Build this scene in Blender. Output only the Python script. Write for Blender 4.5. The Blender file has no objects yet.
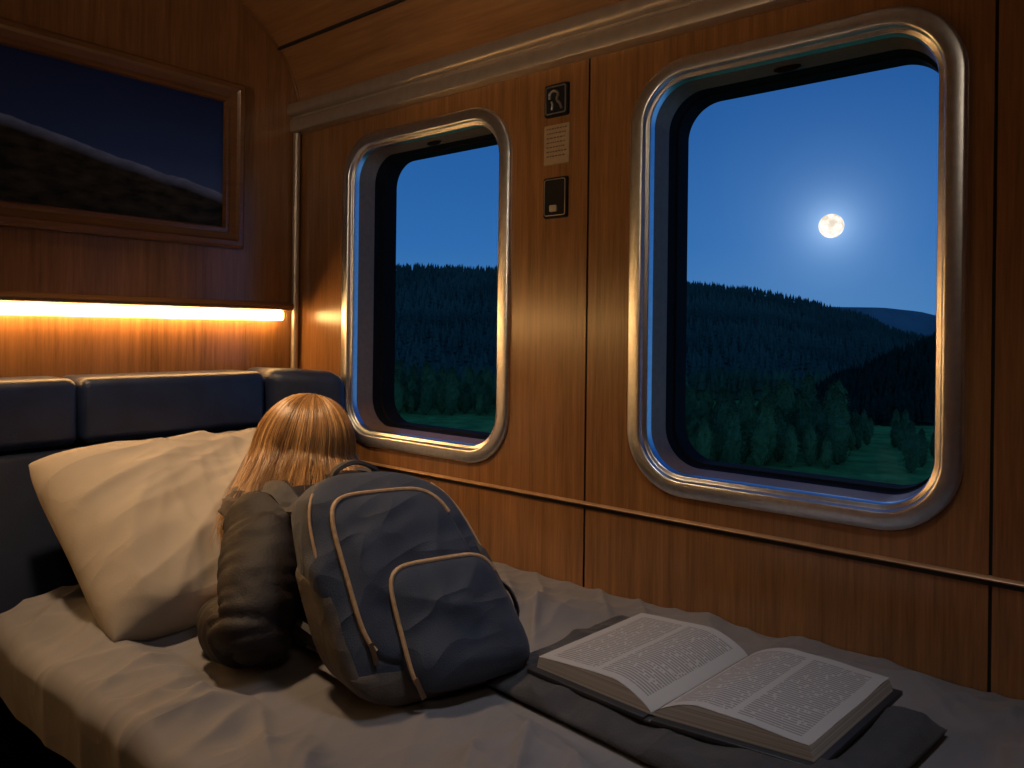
import bpy, bmesh, math, random
from mathutils import Vector, Matrix, noise
random.seed(7)
sc = bpy.context.scene
C = sc.collection
R = math.radians
sc.view_settings.view_transform = 'Standard'

# ------------------------------------------------------------------ constants
W = 1.667      # window wall plane x
B = 2.43       # back wall plane y
CAMZ = 1.2
YAW = 50.3
FWD = Vector((math.sin(R(YAW)), math.cos(R(YAW)), 0))
RGT = Vector((math.cos(R(YAW)), -math.sin(R(YAW)), 0))
F = 759.0

# ------------------------------------------------------------------ node helpers
def newmat(name):
    m = bpy.data.materials.new(name); m.use_nodes = True
    nt = m.node_tree
    b = nt.nodes['Principled BSDF']
    return m, nt, b

def mth(nt, op, a, b=None, c=None, clamp=False):
    n = nt.nodes.new('ShaderNodeMath'); n.operation = op; n.use_clamp = clamp
    for i, v in enumerate((a, b, c)):
        if v is None: continue
        if isinstance(v, (int, float)): n.inputs[i].default_value = v
        else: nt.links.new(v, n.inputs[i])
    return n.outputs[0]

def mixc(nt, f, a, b):
    n = nt.nodes.new('ShaderNodeMix'); n.data_type = 'RGBA'
    for s, v in ((n.inputs[0], f), (n.inputs[6], a), (n.inputs[7], b)):
        if isinstance(v, (int, float)): s.default_value = v
        elif isinstance(v, (tuple, list)): s.default_value = (v[0], v[1], v[2], 1)
        else: nt.links.new(v, s)
    return n.outputs[2]

def noisen(nt, vec, scale, detail=4, rough=.55, dist=0):
    n = nt.nodes.new('ShaderNodeTexNoise')
    n.inputs['Scale'].default_value = scale; n.inputs['Detail'].default_value = detail
    n.inputs['Roughness'].default_value = rough; n.inputs['Distortion'].default_value = dist
    if vec is not None: nt.links.new(vec, n.inputs['Vector'])
    return n.outputs['Fac']

def mapping(nt, src, scale, rot=(0, 0, 0)):
    n = nt.nodes.new('ShaderNodeMapping'); n.inputs['Scale'].default_value = scale
    n.inputs['Rotation'].default_value = rot
    nt.links.new(src, n.inputs['Vector']); return n.outputs[0]

def ramp(nt, fac, stops):
    n = nt.nodes.new('ShaderNodeValToRGB'); e = n.color_ramp.elements
    while len(e) < len(stops): e.new(.5)
    for el, (p, c) in zip(e, stops):
        el.position = p; el.color = (c[0], c[1], c[2], 1)
    nt.links.new(fac, n.inputs[0]); return n.outputs[0]

def M(name, col, rough=.5, metal=0., ns=20, namt=.25, bump=0., bs=80, stretch=(1, 1, 1), coat=0, sheen=0, spec=.5):
    m, nt, b = newmat(name)
    tc = nt.nodes.new('ShaderNodeTexCoord').outputs['Object']
    v = mapping(nt, tc, stretch)
    f = noisen(nt, v, ns)
    c0 = tuple(c * (1 - namt) for c in col); c1 = tuple(min(1, c * (1 + namt)) for c in col)
    nt.links.new(ramp(nt, f, [(.3, c0), (.7, c1)]), b.inputs['Base Color'])
    b.inputs['Roughness'].default_value = rough; b.inputs['Metallic'].default_value = metal
    b.inputs['Coat Weight'].default_value = coat; b.inputs['Coat Roughness'].default_value = .15
    b.inputs['Sheen Weight'].default_value = sheen
    b.inputs['Specular IOR Level'].default_value = spec
    if bump:
        bn = nt.nodes.new('ShaderNodeBump'); bn.inputs['Strength'].default_value = bump
        bn.inputs['Distance'].default_value = .004
        nt.links.new(noisen(nt, v, bs, 5), bn.inputs['Height'])
        nt.links.new(bn.outputs[0], b.inputs['Normal'])
    return m

def creased(m, strength=.3, dist=.008, scale=4., rots=(35, -25)):
    """adds soft linen creases: stretched ridge patterns as a bump"""
    nt = m.node_tree; b = nt.nodes['Principled BSDF']
    tc = nt.nodes.new('ShaderNodeTexCoord').outputs['Object']; tot = None
    for i, r in enumerate(rots):
        v = mapping(nt, tc, (scale * .35, scale * 1.6, scale), (0, 0, R(r)))
        n_ = noisen(nt, v, 1.0 + .6 * i, 1, .4, .3)
        rg_ = mth(nt, 'SUBTRACT', 1.0, mth(nt, 'MULTIPLY', mth(nt, 'ABSOLUTE', mth(nt, 'SUBTRACT', n_, .5)), 5.0), None, True)
        rg_ = mth(nt, 'MULTIPLY', mth(nt, 'POWER', rg_, 1.5), 1 / (1 + .4 * i))
        tot = rg_ if tot is None else mth(nt, 'ADD', tot, rg_)
    bn = nt.nodes.new('ShaderNodeBump'); bn.inputs['Strength'].default_value = strength; bn.inputs['Distance'].default_value = dist
    nt.links.new(tot, bn.inputs['Height'])
    if b.inputs['Normal'].links: nt.links.new(b.inputs['Normal'].links[0].from_socket, bn.inputs['Normal'])
    nt.links.new(bn.outputs[0], b.inputs['Normal'])
    return m

def wood(name, dark, light, stretch, rough=.27):
    m, nt, b = newmat(name)
    tc = nt.nodes.new('ShaderNodeTexCoord').outputs['Object']
    v = mapping(nt, tc, stretch)
    g = noisen(nt, v, 3.0, 9, .68, .5)
    v2 = mapping(nt, tc, tuple(s * 4 for s in stretch))
    g2 = noisen(nt, v2, 4.0, 4, .6)
    br = noisen(nt, tc, 1.6, 3)
    s = mth(nt, 'ADD', mth(nt, 'MULTIPLY', g, .46), mth(nt, 'MULTIPLY', g2, .24))
    s = mth(nt, 'ADD', s, mth(nt, 'MULTIPLY', br, .30))
    nt.links.new(ramp(nt, s, [(.31, dark), (.5, tuple((a + c) / 2 for a, c in zip(dark, light))), (.69, light)]), b.inputs['Base Color'])
    b.inputs['Roughness'].default_value = rough
    b.inputs['Coat Weight'].default_value = .4; b.inputs['Coat Roughness'].default_value = .2
    bn = nt.nodes.new('ShaderNodeBump'); bn.inputs['Strength'].default_value = .05; bn.inputs['Distance'].default_value = .002
    nt.links.new(g2, bn.inputs['Height']); nt.links.new(bn.outputs[0], b.inputs['Normal'])
    return m

WD, WL = (.11, .049, .018), (.38, .18, .066)
m_wood = wood('wood_veneer', WD, WL, (12, 12, .5))
m_woodback = wood('wood_veneer_back', (.11, .048, .018), (.36, .17, .064), (12, 12, .5))
m_woodceil = wood('wood_ceiling', (.13, .058, .022), (.38, .185, .07), (8, .4, 8), .34)
m_frame_wood = wood('frame_wood', (.085, .034, .012), (.26, .115, .042), (.6, 9, 9), .33)
m_rail = M('beige_metal_rail', (.52, .46, .40), .36, .75, 30, .08)
m_ledge = M('ledge_strip', (.40, .235, .12), .34, .25, 30, .15)
m_metal = M('brushed_steel', (.72, .76, .82), .32, 1., 60, .08, .03, 200)
m_reveal = M('reveal_bronze', (.21, .135, .085), .42, .25, 60, .10, .03, 200, spec=.25)
m_rubber = M('rubber_gasket', (.006, .006, .006), .7, spec=.08)
m_dark = M('dark_gap', (.01, .006, .004), .7)
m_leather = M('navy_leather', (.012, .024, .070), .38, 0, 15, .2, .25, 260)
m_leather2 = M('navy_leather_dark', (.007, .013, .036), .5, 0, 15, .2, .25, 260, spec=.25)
m_sheet = creased(M('sheet_cotton', (.150, .145, .160), .85, 0, 6, .08, .12, 420, sheen=.08), .36, .010, 3.6)
m_pillow = creased(M('pillow_cotton', (.285, .250, .22), .85, 0, 8, .06, .15, 300, sheen=.08), .32, .008, 4.5)
m_pillow2 = creased(M('pillow_cotton_pale', (.35, .30, .255), .85, 0, 8, .06, .15, 300), .3, .008, 4.5)
m_blanket = creased(M('grey_wool', (.034, .034, .041), .9, 0, 30, .2, .4, 300, sheen=.10), .5, .012, 4.)
m_base = M('bed_base_dark', (.006, .005, .005), .9, spec=.1)
m_floor = M('floor_carpet', (.02, .014, .01), .95, 0, 90, .3, .3, 300)
m_skin = M('skin', (.50, .29, .20), .5, 0, 30, .08)
m_jacket = M('jacket_cloth', (.0150, .0118, .0138), .62, 0, 25, .2, .3, 200, spec=.3)
m_hood = M('hood_lining', (.050, .032, .022), .85, 0, 60, .3, .4, 160, sheen=.15)
m_cuff = M('cuff_knit', (.012, .010, .009), .8, 0, 25, .2, .3, 300)
m_trouser = M('trouser_denim', (.03, .035, .05), .8, 0, 60, .2)
m_pack = creased(M('backpack_fabric', (.026, .036, .064), .70, 0, 22, .2, .35, 380, sheen=.08), .45, .010, 6.)
m_pack2 = creased(M('backpack_pocket', (.022, .032, .058), .68, 0, 22, .2, .35, 380, sheen=.08), .45, .010, 6.)
m_packbase = creased(M('backpack_base', (.070, .060, .054), .78, 0, 25, .25, .35, 300), .3, .009, 7.)
m_strap = M('backpack_strap', (.042, .039, .043), .7, 0, 50, .25, .3, 400)
m_pipe = M('tan_piping', (.42, .27, .15), .55, 0, 90, .2)
m_pull = M('zip_metal', (.4, .34, .27), .35, 1.)
m_cover = M('book_cover', (.014, .016, .022), .5, 0, 40, .2)
m_plastic = M('black_plastic', (.008, .008, .009), .6, spec=.2)
m_silver = M('silver_trim', (.45, .44, .44), .4, 1.)
m_label = M('notice_plate', (.30, .21, .125), .6, 0, 40, .12)
m_ink = M('ink', (.09, .06, .035), .7)
m_eye = M('eye_white', (.7, .68, .64), .2)

# hair: every strand has its own shade, stored per strand on the mesh
m_hair, nt, b = newmat('hair')
at_ = nt.nodes.new('ShaderNodeAttribute'); at_.attribute_name = 'strand'
tc = nt.nodes.new('ShaderNodeTexCoord').outputs['Object']
f = mth(nt, 'ADD', mth(nt, 'MULTIPLY', at_.outputs['Fac'], .8), mth(nt, 'MULTIPLY', noisen(nt, tc, 9, 2), .2))
nt.links.new(ramp(nt, f, [(.12, (.075, .033, .012)), (.5, (.28, .14, .050)), (.88, (.68, .41, .165))]), b.inputs['Base Color'])
b.inputs['Roughness'].default_value = .34

# glowing strip
m_glow, nt, b = newmat('warm_led')
b.inputs['Base Color'].default_value = (.9, .7, .4, 1)
b.inputs['Emission Color'].default_value = (1, .55, .18, 1)
tc = nt.nodes.new('ShaderNodeTexCoord').outputs['Object']
nt.links.new(mth(nt, 'ADD', 27.0, noisen(nt, tc, 3)), b.inputs['Emission Strength'])

# page with print
def page_mat(name):
    m, nt, b = newmat(name)
    uv = nt.nodes.new('ShaderNodeTexCoord').outputs['UV']
    sp = nt.nodes.new('ShaderNodeSeparateXYZ'); nt.links.new(uv, sp.inputs[0])
    u, v = sp.outputs[0], sp.outputs[1]
    k = mth(nt, 'MULTIPLY', v, 42.)
    line = mth(nt, 'GREATER_THAN', mth(nt, 'FRACT', k), .45)
    cb = nt.nodes.new('ShaderNodeCombineXYZ')
    nt.links.new(mth(nt, 'MULTIPLY', u, 34.), cb.inputs[0]); nt.links.new(mth(nt, 'MULTIPLY', mth(nt, 'FLOOR', k), 7.31), cb.inputs[1])
    word = mth(nt, 'GREATER_THAN', noisen(nt, cb.outputs[0], 1., 1), .38)
    mk = mth(nt, 'MULTIPLY', line, word)
    for s, lo, hi in ((u, .08, .92), (v, .06, .94)):
        mk = mth(nt, 'MULTIPLY', mk, mth(nt, 'GREATER_THAN', s, lo)); mk = mth(nt, 'MULTIPLY', mk, mth(nt, 'LESS_THAN', s, hi))
    mk = mth(nt, 'MULTIPLY', mk, mth(nt, 'GREATER_THAN', mth(nt, 'ABSOLUTE', mth(nt, 'SUBTRACT', u, .5)), .022))
    nt.links.new(mixc(nt, mth(nt, 'MULTIPLY', mk, .58), (.34, .33, .335), (.075, .07, .07)), b.inputs['Base Color'])
    b.inputs['Roughness'].default_value = .8
    return m
m_page = page_mat('printed_page')
m_edge = M('page_edges', (.31, .285, .265), .85, 0, 1, .3, 0, 80, (1, 1, 600))

# picture canvas
m_canvas, nt, b = newmat('night_mountain_picture')
tc = nt.nodes.new('ShaderNodeTexCoord').outputs['Object']
sp = nt.nodes.new('ShaderNodeSeparateXYZ'); nt.links.new(tc, sp.inputs[0])
x, z = sp.outputs[0], sp.outputs[2]
ridge = mth(nt, 'ADD', mth(nt, 'MULTIPLY', x, -.20), -.008)
ridge = mth(nt, 'ADD', ridge, mth(nt, 'MULTIPLY', mth(nt, 'SUBTRACT', noisen(nt, mapping(nt, tc, (1, 1, .2)), 4, 3), .5), .05))
dz = mth(nt, 'SUBTRACT', z, ridge)
sky = ramp(nt, mth(nt, 'ADD', mth(nt, 'MULTIPLY', z, 1.6), .5), [(.2, (.085, .155, .37)), (.5, (.028, .065, .215)), (.9, (.005, .016, .075))])
grd = ramp(nt, noisen(nt, mapping(nt, tc, (14, 1, 40)), 1., 6), [(.35, (.006, .007, .005)), (.7, (.050, .045, .030))])
snow = mth(nt, 'MULTIPLY', mth(nt, 'ADD', mth(nt, 'MULTIPLY', dz, 28.), 1.0, None, True), mth(nt, 'ADD', .25, noisen(nt, mapping(nt, tc, (1, 1, 2.5)), 16, 5), None, True))
mount = mixc(nt, snow, grd, (.26, .36, .68))
edge = mth(nt, 'ADD', mth(nt, 'MULTIPLY', dz, 300.), .5, None, True)
nt.links.new(mixc(nt, edge, mount, sky), b.inputs['Base Color'])
b.inputs['Roughness'].default_value = .5; b.inputs['Specular IOR Level'].default_value = .2

# outside
m_fol = M('tree_foliage', (.27, .31, .10), .85, 0, 1.5, .5, spec=.1)
m_fol2 = M('tree_foliage_dark', (.20, .24, .085), .85, 0, 1.5, .5, spec=.1)
m_trunk = M('tree_bark', (.03, .025, .02), .9)
m_con = M('conifer_needles_hazy', (.155, .165, .10), .95, 0, .02, .3, spec=.05)  # lightened so the needle colour carries distance haze
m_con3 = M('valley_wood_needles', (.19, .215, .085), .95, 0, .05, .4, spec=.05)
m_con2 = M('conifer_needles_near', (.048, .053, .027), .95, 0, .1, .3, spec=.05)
m_hill = M('hill_soil_hazy', (.13, .14, .085), .95, 0, .05, .3, spec=.05)  # haze over the long hillside is put into this paler colour
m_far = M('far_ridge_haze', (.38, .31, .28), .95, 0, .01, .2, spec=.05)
m_meadow = M('meadow_grass', (.40, .45, .09), .95, 0, .25, .4, spec=.05)
m_moon, nt, b = newmat('moon_surface')
tc = nt.nodes.new('ShaderNodeTexCoord').outputs['Object']
b.inputs['Base Color'].default_value = (.5, .5, .5, 1)
nt.links.new(ramp(nt, noisen(nt, tc, .035, 3), [(.37, (.80, .64, .41)), (.57, (1.20, 1.08, .85))]), b.inputs['Emission Color'])
b.inputs['Emission Strength'].default_value = 1.02

# ------------------------------------------------------------------ object helpers
def tag(o, label=None, cat=None, group=None, kind=None):
    if label: o['label'] = label
    if cat: o['category'] = cat
    if group: o['group'] = group
    if kind: o['kind'] = kind
    return o

def empty(name, loc, label=None, cat=None, group=None, kind=None):
    o = bpy.data.objects.new(name, None); o.empty_display_size = .05
    o.location = loc; C.objects.link(o)
    return tag(o, label, cat, group, kind)

def par(o, p):
    if p is not None:
        o.parent = p; o.matrix_parent_inverse = Matrix.Translation(-p.location)

def fin(name, me, mat, parent=None, sharp=35, smooth=True):
    if mat: me.materials.append(mat)
    if smooth:
        me.polygons.foreach_set('use_smooth', [True] * len(me.polygons))
        if sharp: me.set_sharp_from_angle(angle=R(sharp))
    o = bpy.data.objects.new(name, me); C.objects.link(o); par(o, parent)
    return o

def mesh(name, verts, faces, mat, parent=None, sharp=35, recalc=True, merge=0, smooth=True):
    me = bpy.data.meshes.new(name)
    me.from_pydata([tuple(v) for v in verts], [], faces); me.update()
    if recalc or merge:
        bm = bmesh.new(); bm.from_mesh(me)
        if merge: bmesh.ops.remove_doubles(bm, verts=bm.verts, dist=merge)
        bmesh.ops.recalc_face_normals(bm, faces=bm.faces); bm.to_mesh(me); bm.free()
    return fin(name, me, mat, parent, sharp, smooth)

def bmfin(name, bm, mat, parent=None, sharp=35):
    bmesh.ops.recalc_face_normals(bm, faces=bm.faces)
    me = bpy.data.meshes.new(name); bm.to_mesh(me); bm.free()
    return fin(name, me, mat, parent, sharp)

def box(name, lo, hi, mat, parent=None, bev=.004, seg=2):
    bm = bmesh.new(); bmesh.ops.create_cube(bm, size=1)
    c = [(a + b_) / 2 for a, b_ in zip(lo, hi)]; s = [abs(b_ - a) for a, b_ in zip(lo, hi)]
    for v in bm.verts: v.co = Vector((v.co.x * s[0] + c[0], v.co.y * s[1] + c[1], v.co.z * s[2] + c[2]))
    if bev: bmesh.ops.bevel(bm, geom=bm.edges[:], offset=min(bev, min(s) * .45), segments=seg, profile=.5, affect='EDGES')
    return bmfin(name, bm, mat, parent)

def prism(name, bot, top, mat, parent=None, bev=.02, seg=4):
    """solid between two equal-length 3D loops, bevelled"""
    bm = bmesh.new(); n = len(bot)
    a = [bm.verts.new(p) for p in bot]; t = [bm.verts.new(p) for p in top]
    bm.faces.new(a); bm.faces.new(t)
    for i in range(n): bm.faces.new((a[i], a[(i + 1) % n], t[(i + 1) % n], t[i]))
    bmesh.ops.recalc_face_normals(bm, faces=bm.faces)
    if bev: bmesh.ops.bevel(bm, geom=bm.edges[:], offset=bev, segments=seg, profile=.5, affect='EDGES')
    return bmfin(name, bm, mat, parent, 60)

def catmull(P, k=8):
    P = [Vector(p) for p in P]; out = []
    for i in range(len(P) - 1):
        p0 = P[max(0, i - 1)]; p1 = P[i]; p2 = P[i + 1]; p3 = P[min(len(P) - 1, i + 2)]
        for j in range(k):
            t = j / k
            out.append(.5 * ((2 * p1) + (p2 - p0) * t + (2 * p0 - 5 * p1 + 4 * p2 - p3) * t * t + (3 * p1 - p0 - 3 * p2 + p3) * t ** 3))
    out.append(P[-1]); return out

def tube(path, r, n=8, verts=None, faces=None, caps=True, closed=False):
    if verts is None: verts, faces = [], []
    base = len(verts); m = len(path)
    T = (path[1] - path[0]).normalized()
    N = T.orthogonal().normalized()
    for i, p in enumerate(path):
        if closed: t = path[(i + 1) % m] - path[i - 1]
        else: t = path[min(i + 1, m - 1)] - path[max(i - 1, 0)]
        if t.length < 1e-9: t = T
        t = t.normalized(); N = (N - t * N.dot(t)).normalized(); Bn = t.cross(N); T = t
        rr = r[i] if isinstance(r, (list, tuple)) else r
        for k in range(n):
            a = 2 * math.pi * k / n
            verts.append(p + (N * math.cos(a) + Bn * math.sin(a)) * rr)
    rng = m if closed else m - 1
    for i in range(rng):
        i2 = (i + 1) % m
        for k in range(n):
            faces.append((base + i * n + k, base + i * n + (k + 1) % n, base + i2 * n + (k + 1) % n, base + i2 * n + k))
    if caps and not closed:
        faces.append(tuple(base + k for k in range(n))[::-1]); faces.append(tuple(base + (m - 1) * n + k for k in range(n)))
    return verts, faces

def ribbon(path, centre, w, th):
    verts, faces = [], []
    m = len(path)
    for i, p in enumerate(path):
        t = (path[min(i + 1, m - 1)] - path[max(i - 1, 0)]).normalized()
        nn = (p - centre(p)); nn = (nn - t * nn.dot(t)).normalized(); s = t.cross(nn)
        for a, b_ in ((-.5, 0), (-.42, 1), (.42, 1), (.5, 0), (.42, -.3), (-.42, -.3)):
            verts.append(p + s * a * w + nn * b_ * th)
    for i in range(m - 1):
        for k in range(6): faces.append((i * 6 + k, i * 6 + (k + 1) % 6, i * 6 + 6 + (k + 1) % 6, i * 6 + 6 + k))
    faces.append((0, 1, 2, 3, 4, 5)); faces.append(tuple((m - 1) * 6 + k for k in range(6)))
    return verts, faces

def rrect(hw, hh, r, n=10):
    pts = []
    for cx, cy, a0 in ((hw - r, hh - r, 0), (-hw + r, hh - r, 90), (-hw + r, -hh + r, 180), (hw - r, -hh + r, 270)):
        for i in range(n + 1):
            a = R(a0 + 90 * i / n); pts.append((cx + r * math.cos(a), cy + r * math.sin(a)))
    return pts

def ringloft(prof, hw, hh, r, place, n=10, rmin=.004):
    verts, faces = [], []; m = 4 * (n + 1)
    for ins, dep in prof:
        for a, b_ in rrect(hw - ins, hh - ins, max(r - ins, rmin), n): verts.append(place(a, b_, dep))
    for i in range(len(prof) - 1):
        for k in range(m): faces.append((i * m + k, i * m + (k + 1) % m, (i + 1) * m + (k + 1) % m, (i + 1) * m + k))
    return verts, faces

def extrude_y(name, prof, y0, y1, mat, parent=None, closed=False, sharp=35):
    verts = [(x, y0, z) for x, z in prof] + [(x, y1, z) for x, z in prof]; n = len(prof)
    faces = [(i, (i + 1) % n, n + (i + 1) % n, n + i) for i in range(n if closed else n - 1)]
    if closed: faces += [tuple(range(n)), tuple(range(n, 2 * n))]
    return mesh(name, verts, faces, mat, parent, sharp)

def nz(x, y, z=0.): return noise.noise(Vector((x, y, z)))
def rid(x, y, ang, fx, fy, seed, p=2., k=2.2):
    c, s = math.cos(R(ang)), math.sin(R(ang))
    w = nz(x * 2.1, y * 2.1, seed + 9) * .5
    n = nz((x * c + y * s) * fx + w, (-x * s + y * c) * fy + w * 1.6, seed)
    return (1 - min(1, abs(n) * k)) ** p

def struct(o, label, cat): return tag(o, label, cat, None, 'structure')

# ------------------------------------------------------------------ room shell
WIN = [(1.772, 1.335, .376, .524), (.628, 1.335, .364, .524)]     # centre y, centre z, half w, half h
WR = .15
bm = bmesh.new()
def panel(y0, y1, z0, z1, win=None):
    e = []
    loop = [bm.verts.new((W, y, z)) for y, z in ((y0, z0), (y1, z0), (y1, z1), (y0, z1))]
    for i in range(4): e.append(bm.edges.new((loop[i], loop[(i + 1) % 4])))
    if win:
        cy, cz, hw, hh = win
        lp = [bm.verts.new((W, cy + a, cz + b_)) for a, b_ in rrect(hw - .016, hh - .016, WR - .016)]
        for i in range(len(lp)): e.append(bm.edges.new((lp[i], lp[(i + 1) % len(lp)])))
        bmesh.ops.triangle_fill(bm, use_beauty=True, use_dissolve=False, edges=e, normal=(-1, 0, 0))
    else: bm.faces.new(loop)
g = .003
panel(1.128 + g, B, .752, 2.06, WIN[0]); panel(.214 + g, 1.128 - g, .752, 2.06, WIN[1]); panel(-1.4, .214 - g, .752, 2.06)
panel(1.128 + g, B, 0, .744); panel(.214 + g, 1.128 - g, 0, .744); panel(-1.4, .214 - g, 0, .744)
me = bpy.data.meshes.new('wall_right'); bm.to_mesh(me); bm.free()
struct(fin('wall_right', me, m_wood, None, None, False), 'wood veneer wall with two rounded windows beside the bed', 'wall')
for i, y in enumerate((1.128, .214)):
    struct(box('trim_%d' % (4 + i), (W + .006, y - .03, 0), (W + .012, y + .03, 2.06), m_dark, None, 0), ['dark vertical panel seam between the two windows', 'dark vertical panel seam at the right of the large window'][i], 'seam')
struct(mesh('wall_back', [(-1.3, B, 0), (W, B, 0), (W, B, 2.75), (-1.3, B, 2.75)], [(0, 1, 2, 3)], m_woodback), 'wood veneer end wall carrying the picture and light strip', 'wall')
struct(mesh('wall_left', [(-1.3, -1.4, 0), (-1.3, B, 0), (-1.3, B, 2.75), (-1.3, -1.4, 2.75)], [(0, 1, 2, 3)], m_woodback), 'wood veneer wall on the aisle side', 'wall')
struct(mesh('wall_front', [(-1.3, -1.4, 0), (W, -1.4, 0), (W, -1.4, 2.75), (-1.3, -1.4, 2.75)], [(0, 1, 2, 3)], m_woodback), 'wood veneer wall at the foot of the bed', 'wall')
struct(mesh('floor', [(-1.3, -1.4, 0), (W, -1.4, 0), (W, B, 0), (-1.3, B, 0)], [(0, 1, 2, 3)], m_floor), 'dark carpeted cabin floor', 'floor')
cp = catmull([(W, 0, 2.03), (1.640, 0, 2.12), (1.578, 0, 2.213), (1.46, 0, 2.31), (1.28, 0, 2.40), (1.0, 0, 2.49), (.5, 0, 2.57), (-.3, 0, 2.60), (-1.3, 0, 2.60)], 8)
struct(extrude_y('ceiling', [(p.x, p.z) for p in cp], -1.4, B, m_woodceil), 'curved wood veneer ceiling above the windows', 'ceiling')
struct(extrude_y('trim_6', [(1.574 + .006 * math.cos(a * .785), 2.216 + .006 * math.sin(a * .785)) for a in range(8)], -1.4, B - .001, m_dark, None, True), 'dark seam line along the curved ceiling', 'seam')
v, f = tube([Vector((p.x, B - .006, p.z)) for p in cp], .007, 6)
struct(mesh('trim_8', v, f, m_frame_wood), 'arched bead where the curved ceiling meets the end wall', 'trim')
rp = [(W, 1.922), (W - .030, 1.922), (W - .037, 1.926), (W - .039, 1.932), (W - .039, 1.964), (W - .036, 1.970), (W - .030, 1.973), (W - .030, 1.981), (W - .046, 1.983), (W - .051, 1.988), (W - .052, 1.996), (W - .052, 2.014), (W - .049, 2.022), (W - .042, 2.027), (W, 2.034)]
struct(extrude_y('trim_1', rp, -1.4, B - .001, m_rail, None, True, 40), 'stepped beige metal moulding rail above the windows', 'rail')
lp = [(W + .004, .744), (W - .005, .744), (W - .010, .746), (W - .0108, .748), (W - .009, .751), (W, .753), (W + .004, .753)]
struct(extrude_y('trim_2', lp, -1.4, B - .001, m_ledge, None, True, 50), 'thin wood-toned ledge strip below the windows', 'trim')
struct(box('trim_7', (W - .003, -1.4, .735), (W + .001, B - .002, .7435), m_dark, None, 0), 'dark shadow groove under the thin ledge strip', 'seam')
v, f = tube([Vector((W - .022, B - .02, .55)), Vector((W - .022, B - .02, 1.92))], .013, 12)
struct(mesh('trim_3', v, f, m_rail), 'slim vertical post in the corner of the cabin', 'post')

# windows
for i, (cy, cz, hw, hh) in enumerate(WIN):
    wn = empty('window_%d' % (i + 1), (W, cy, cz), ['smaller looking window nearer the headboard with rounded steel frame', 'large window showing the moon with rounded steel frame'][i], 'window', None, 'structure')
    place = lambda a, b_, d: (W + d, cy + a, cz + b_)
    prof = [(.02, .01), (-.005, .001), (-.005, -.006), (-.003, -.0105), (.002, -.013), (.028, -.0145), (.0315, -.0135), (.0335, -.0105), (.035, -.004), (.037, -.0015), (.0435, -.001), (.0455, .001), (.0465, .004), (.0470, .022)]
    v, f = ringloft(prof, hw, hh, WR, place, 14); mesh('window_frame', v, f, m_metal, wn, 60)
    prof = [(.0463, .020), (.0463, .025), (.048, .045), (.050, .07), (.052, .094)]
    v, f = ringloft(prof, hw, hh, WR, place, 14); mesh('window_reveal', v, f, m_reveal, wn, 60)
    prof = [(.046, .092), (.047, .084), (.050, .083), (.052, .09), (.053, .12), (.054, .125), (.058, .128), (.058, .185)]
    v, f = ringloft(prof, hw, hh, WR, place, 14); mesh('gasket', v, f, m_rubber, wn, 50)
    lt = [Vector((W + .060, cy - .03 + .06 * k / 6, cz + hh - .052)) for k in range(7)]
    v, f = tube(lt, [.003, .007, .008, .008, .008, .007, .003], 10); mesh('latch', v, f, m_rubber, wn)

# ------------------------------------------------------------------ back wall: picture, light strip
PX, PZ, PHW, PHH = .88, 1.757, .55, .283
pc = empty('framed_picture', (PX, B, PZ), 'wide wood-framed picture of a dark snowy mountain at night', 'picture')
pl = lambda a, b_, d: (PX + a, B + d, PZ + b_)
v, f = ringloft([(0, -.001), (0, -.028), (.008, -.036), (.022, -.036), (.03, -.026), (.05, -.02), (.056, -.024), (.066, -.024), (.07, -.014), (.07, -.004)], PHW, PHH, .006, pl, 2); mesh('frame', v, f, m_frame_wood, pc, 30)
cv = mesh('canvas', [(-PHW + .068, 0, -PHH + .068), (PHW - .068, 0, -PHH + .068), (PHW - .068, 0, PHH - .068), (-PHW + .068, 0, PHH - .068)], [(0, 1, 2, 3)], m_canvas)
cv.parent = pc; cv.location = (0, -.008, 0)

LZ = -.022
sl = empty('strip_light', (.2, B, 1.29 + LZ), 'long glowing amber light strip under the wooden shelf', 'light')
prof = [(B - .0005, 1.314), (B - .05, 1.314), (B - .066, 1.31), (B - .072, 1.3), (B - .068, 1.29), (B - .05, 1.284), (B - .0005, 1.284)]
n = len(prof); vv = [(-1.2, y, z + LZ) for y, z in prof] + [(W - .06, y, z + LZ) for y, z in prof]
ff = [(i, (i + 1) % n, n + (i + 1) % n, n + i) for i in range(n)] + [tuple(range(n)), tuple(range(n, 2 * n))]
mesh('housing', vv, ff, m_frame_wood, sl, 50)
box('diffuser', (-1.1, B - .046, 1.250 + LZ), (1.585, B - .010, 1.2835 + LZ), m_glow, sl, .008)

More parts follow.
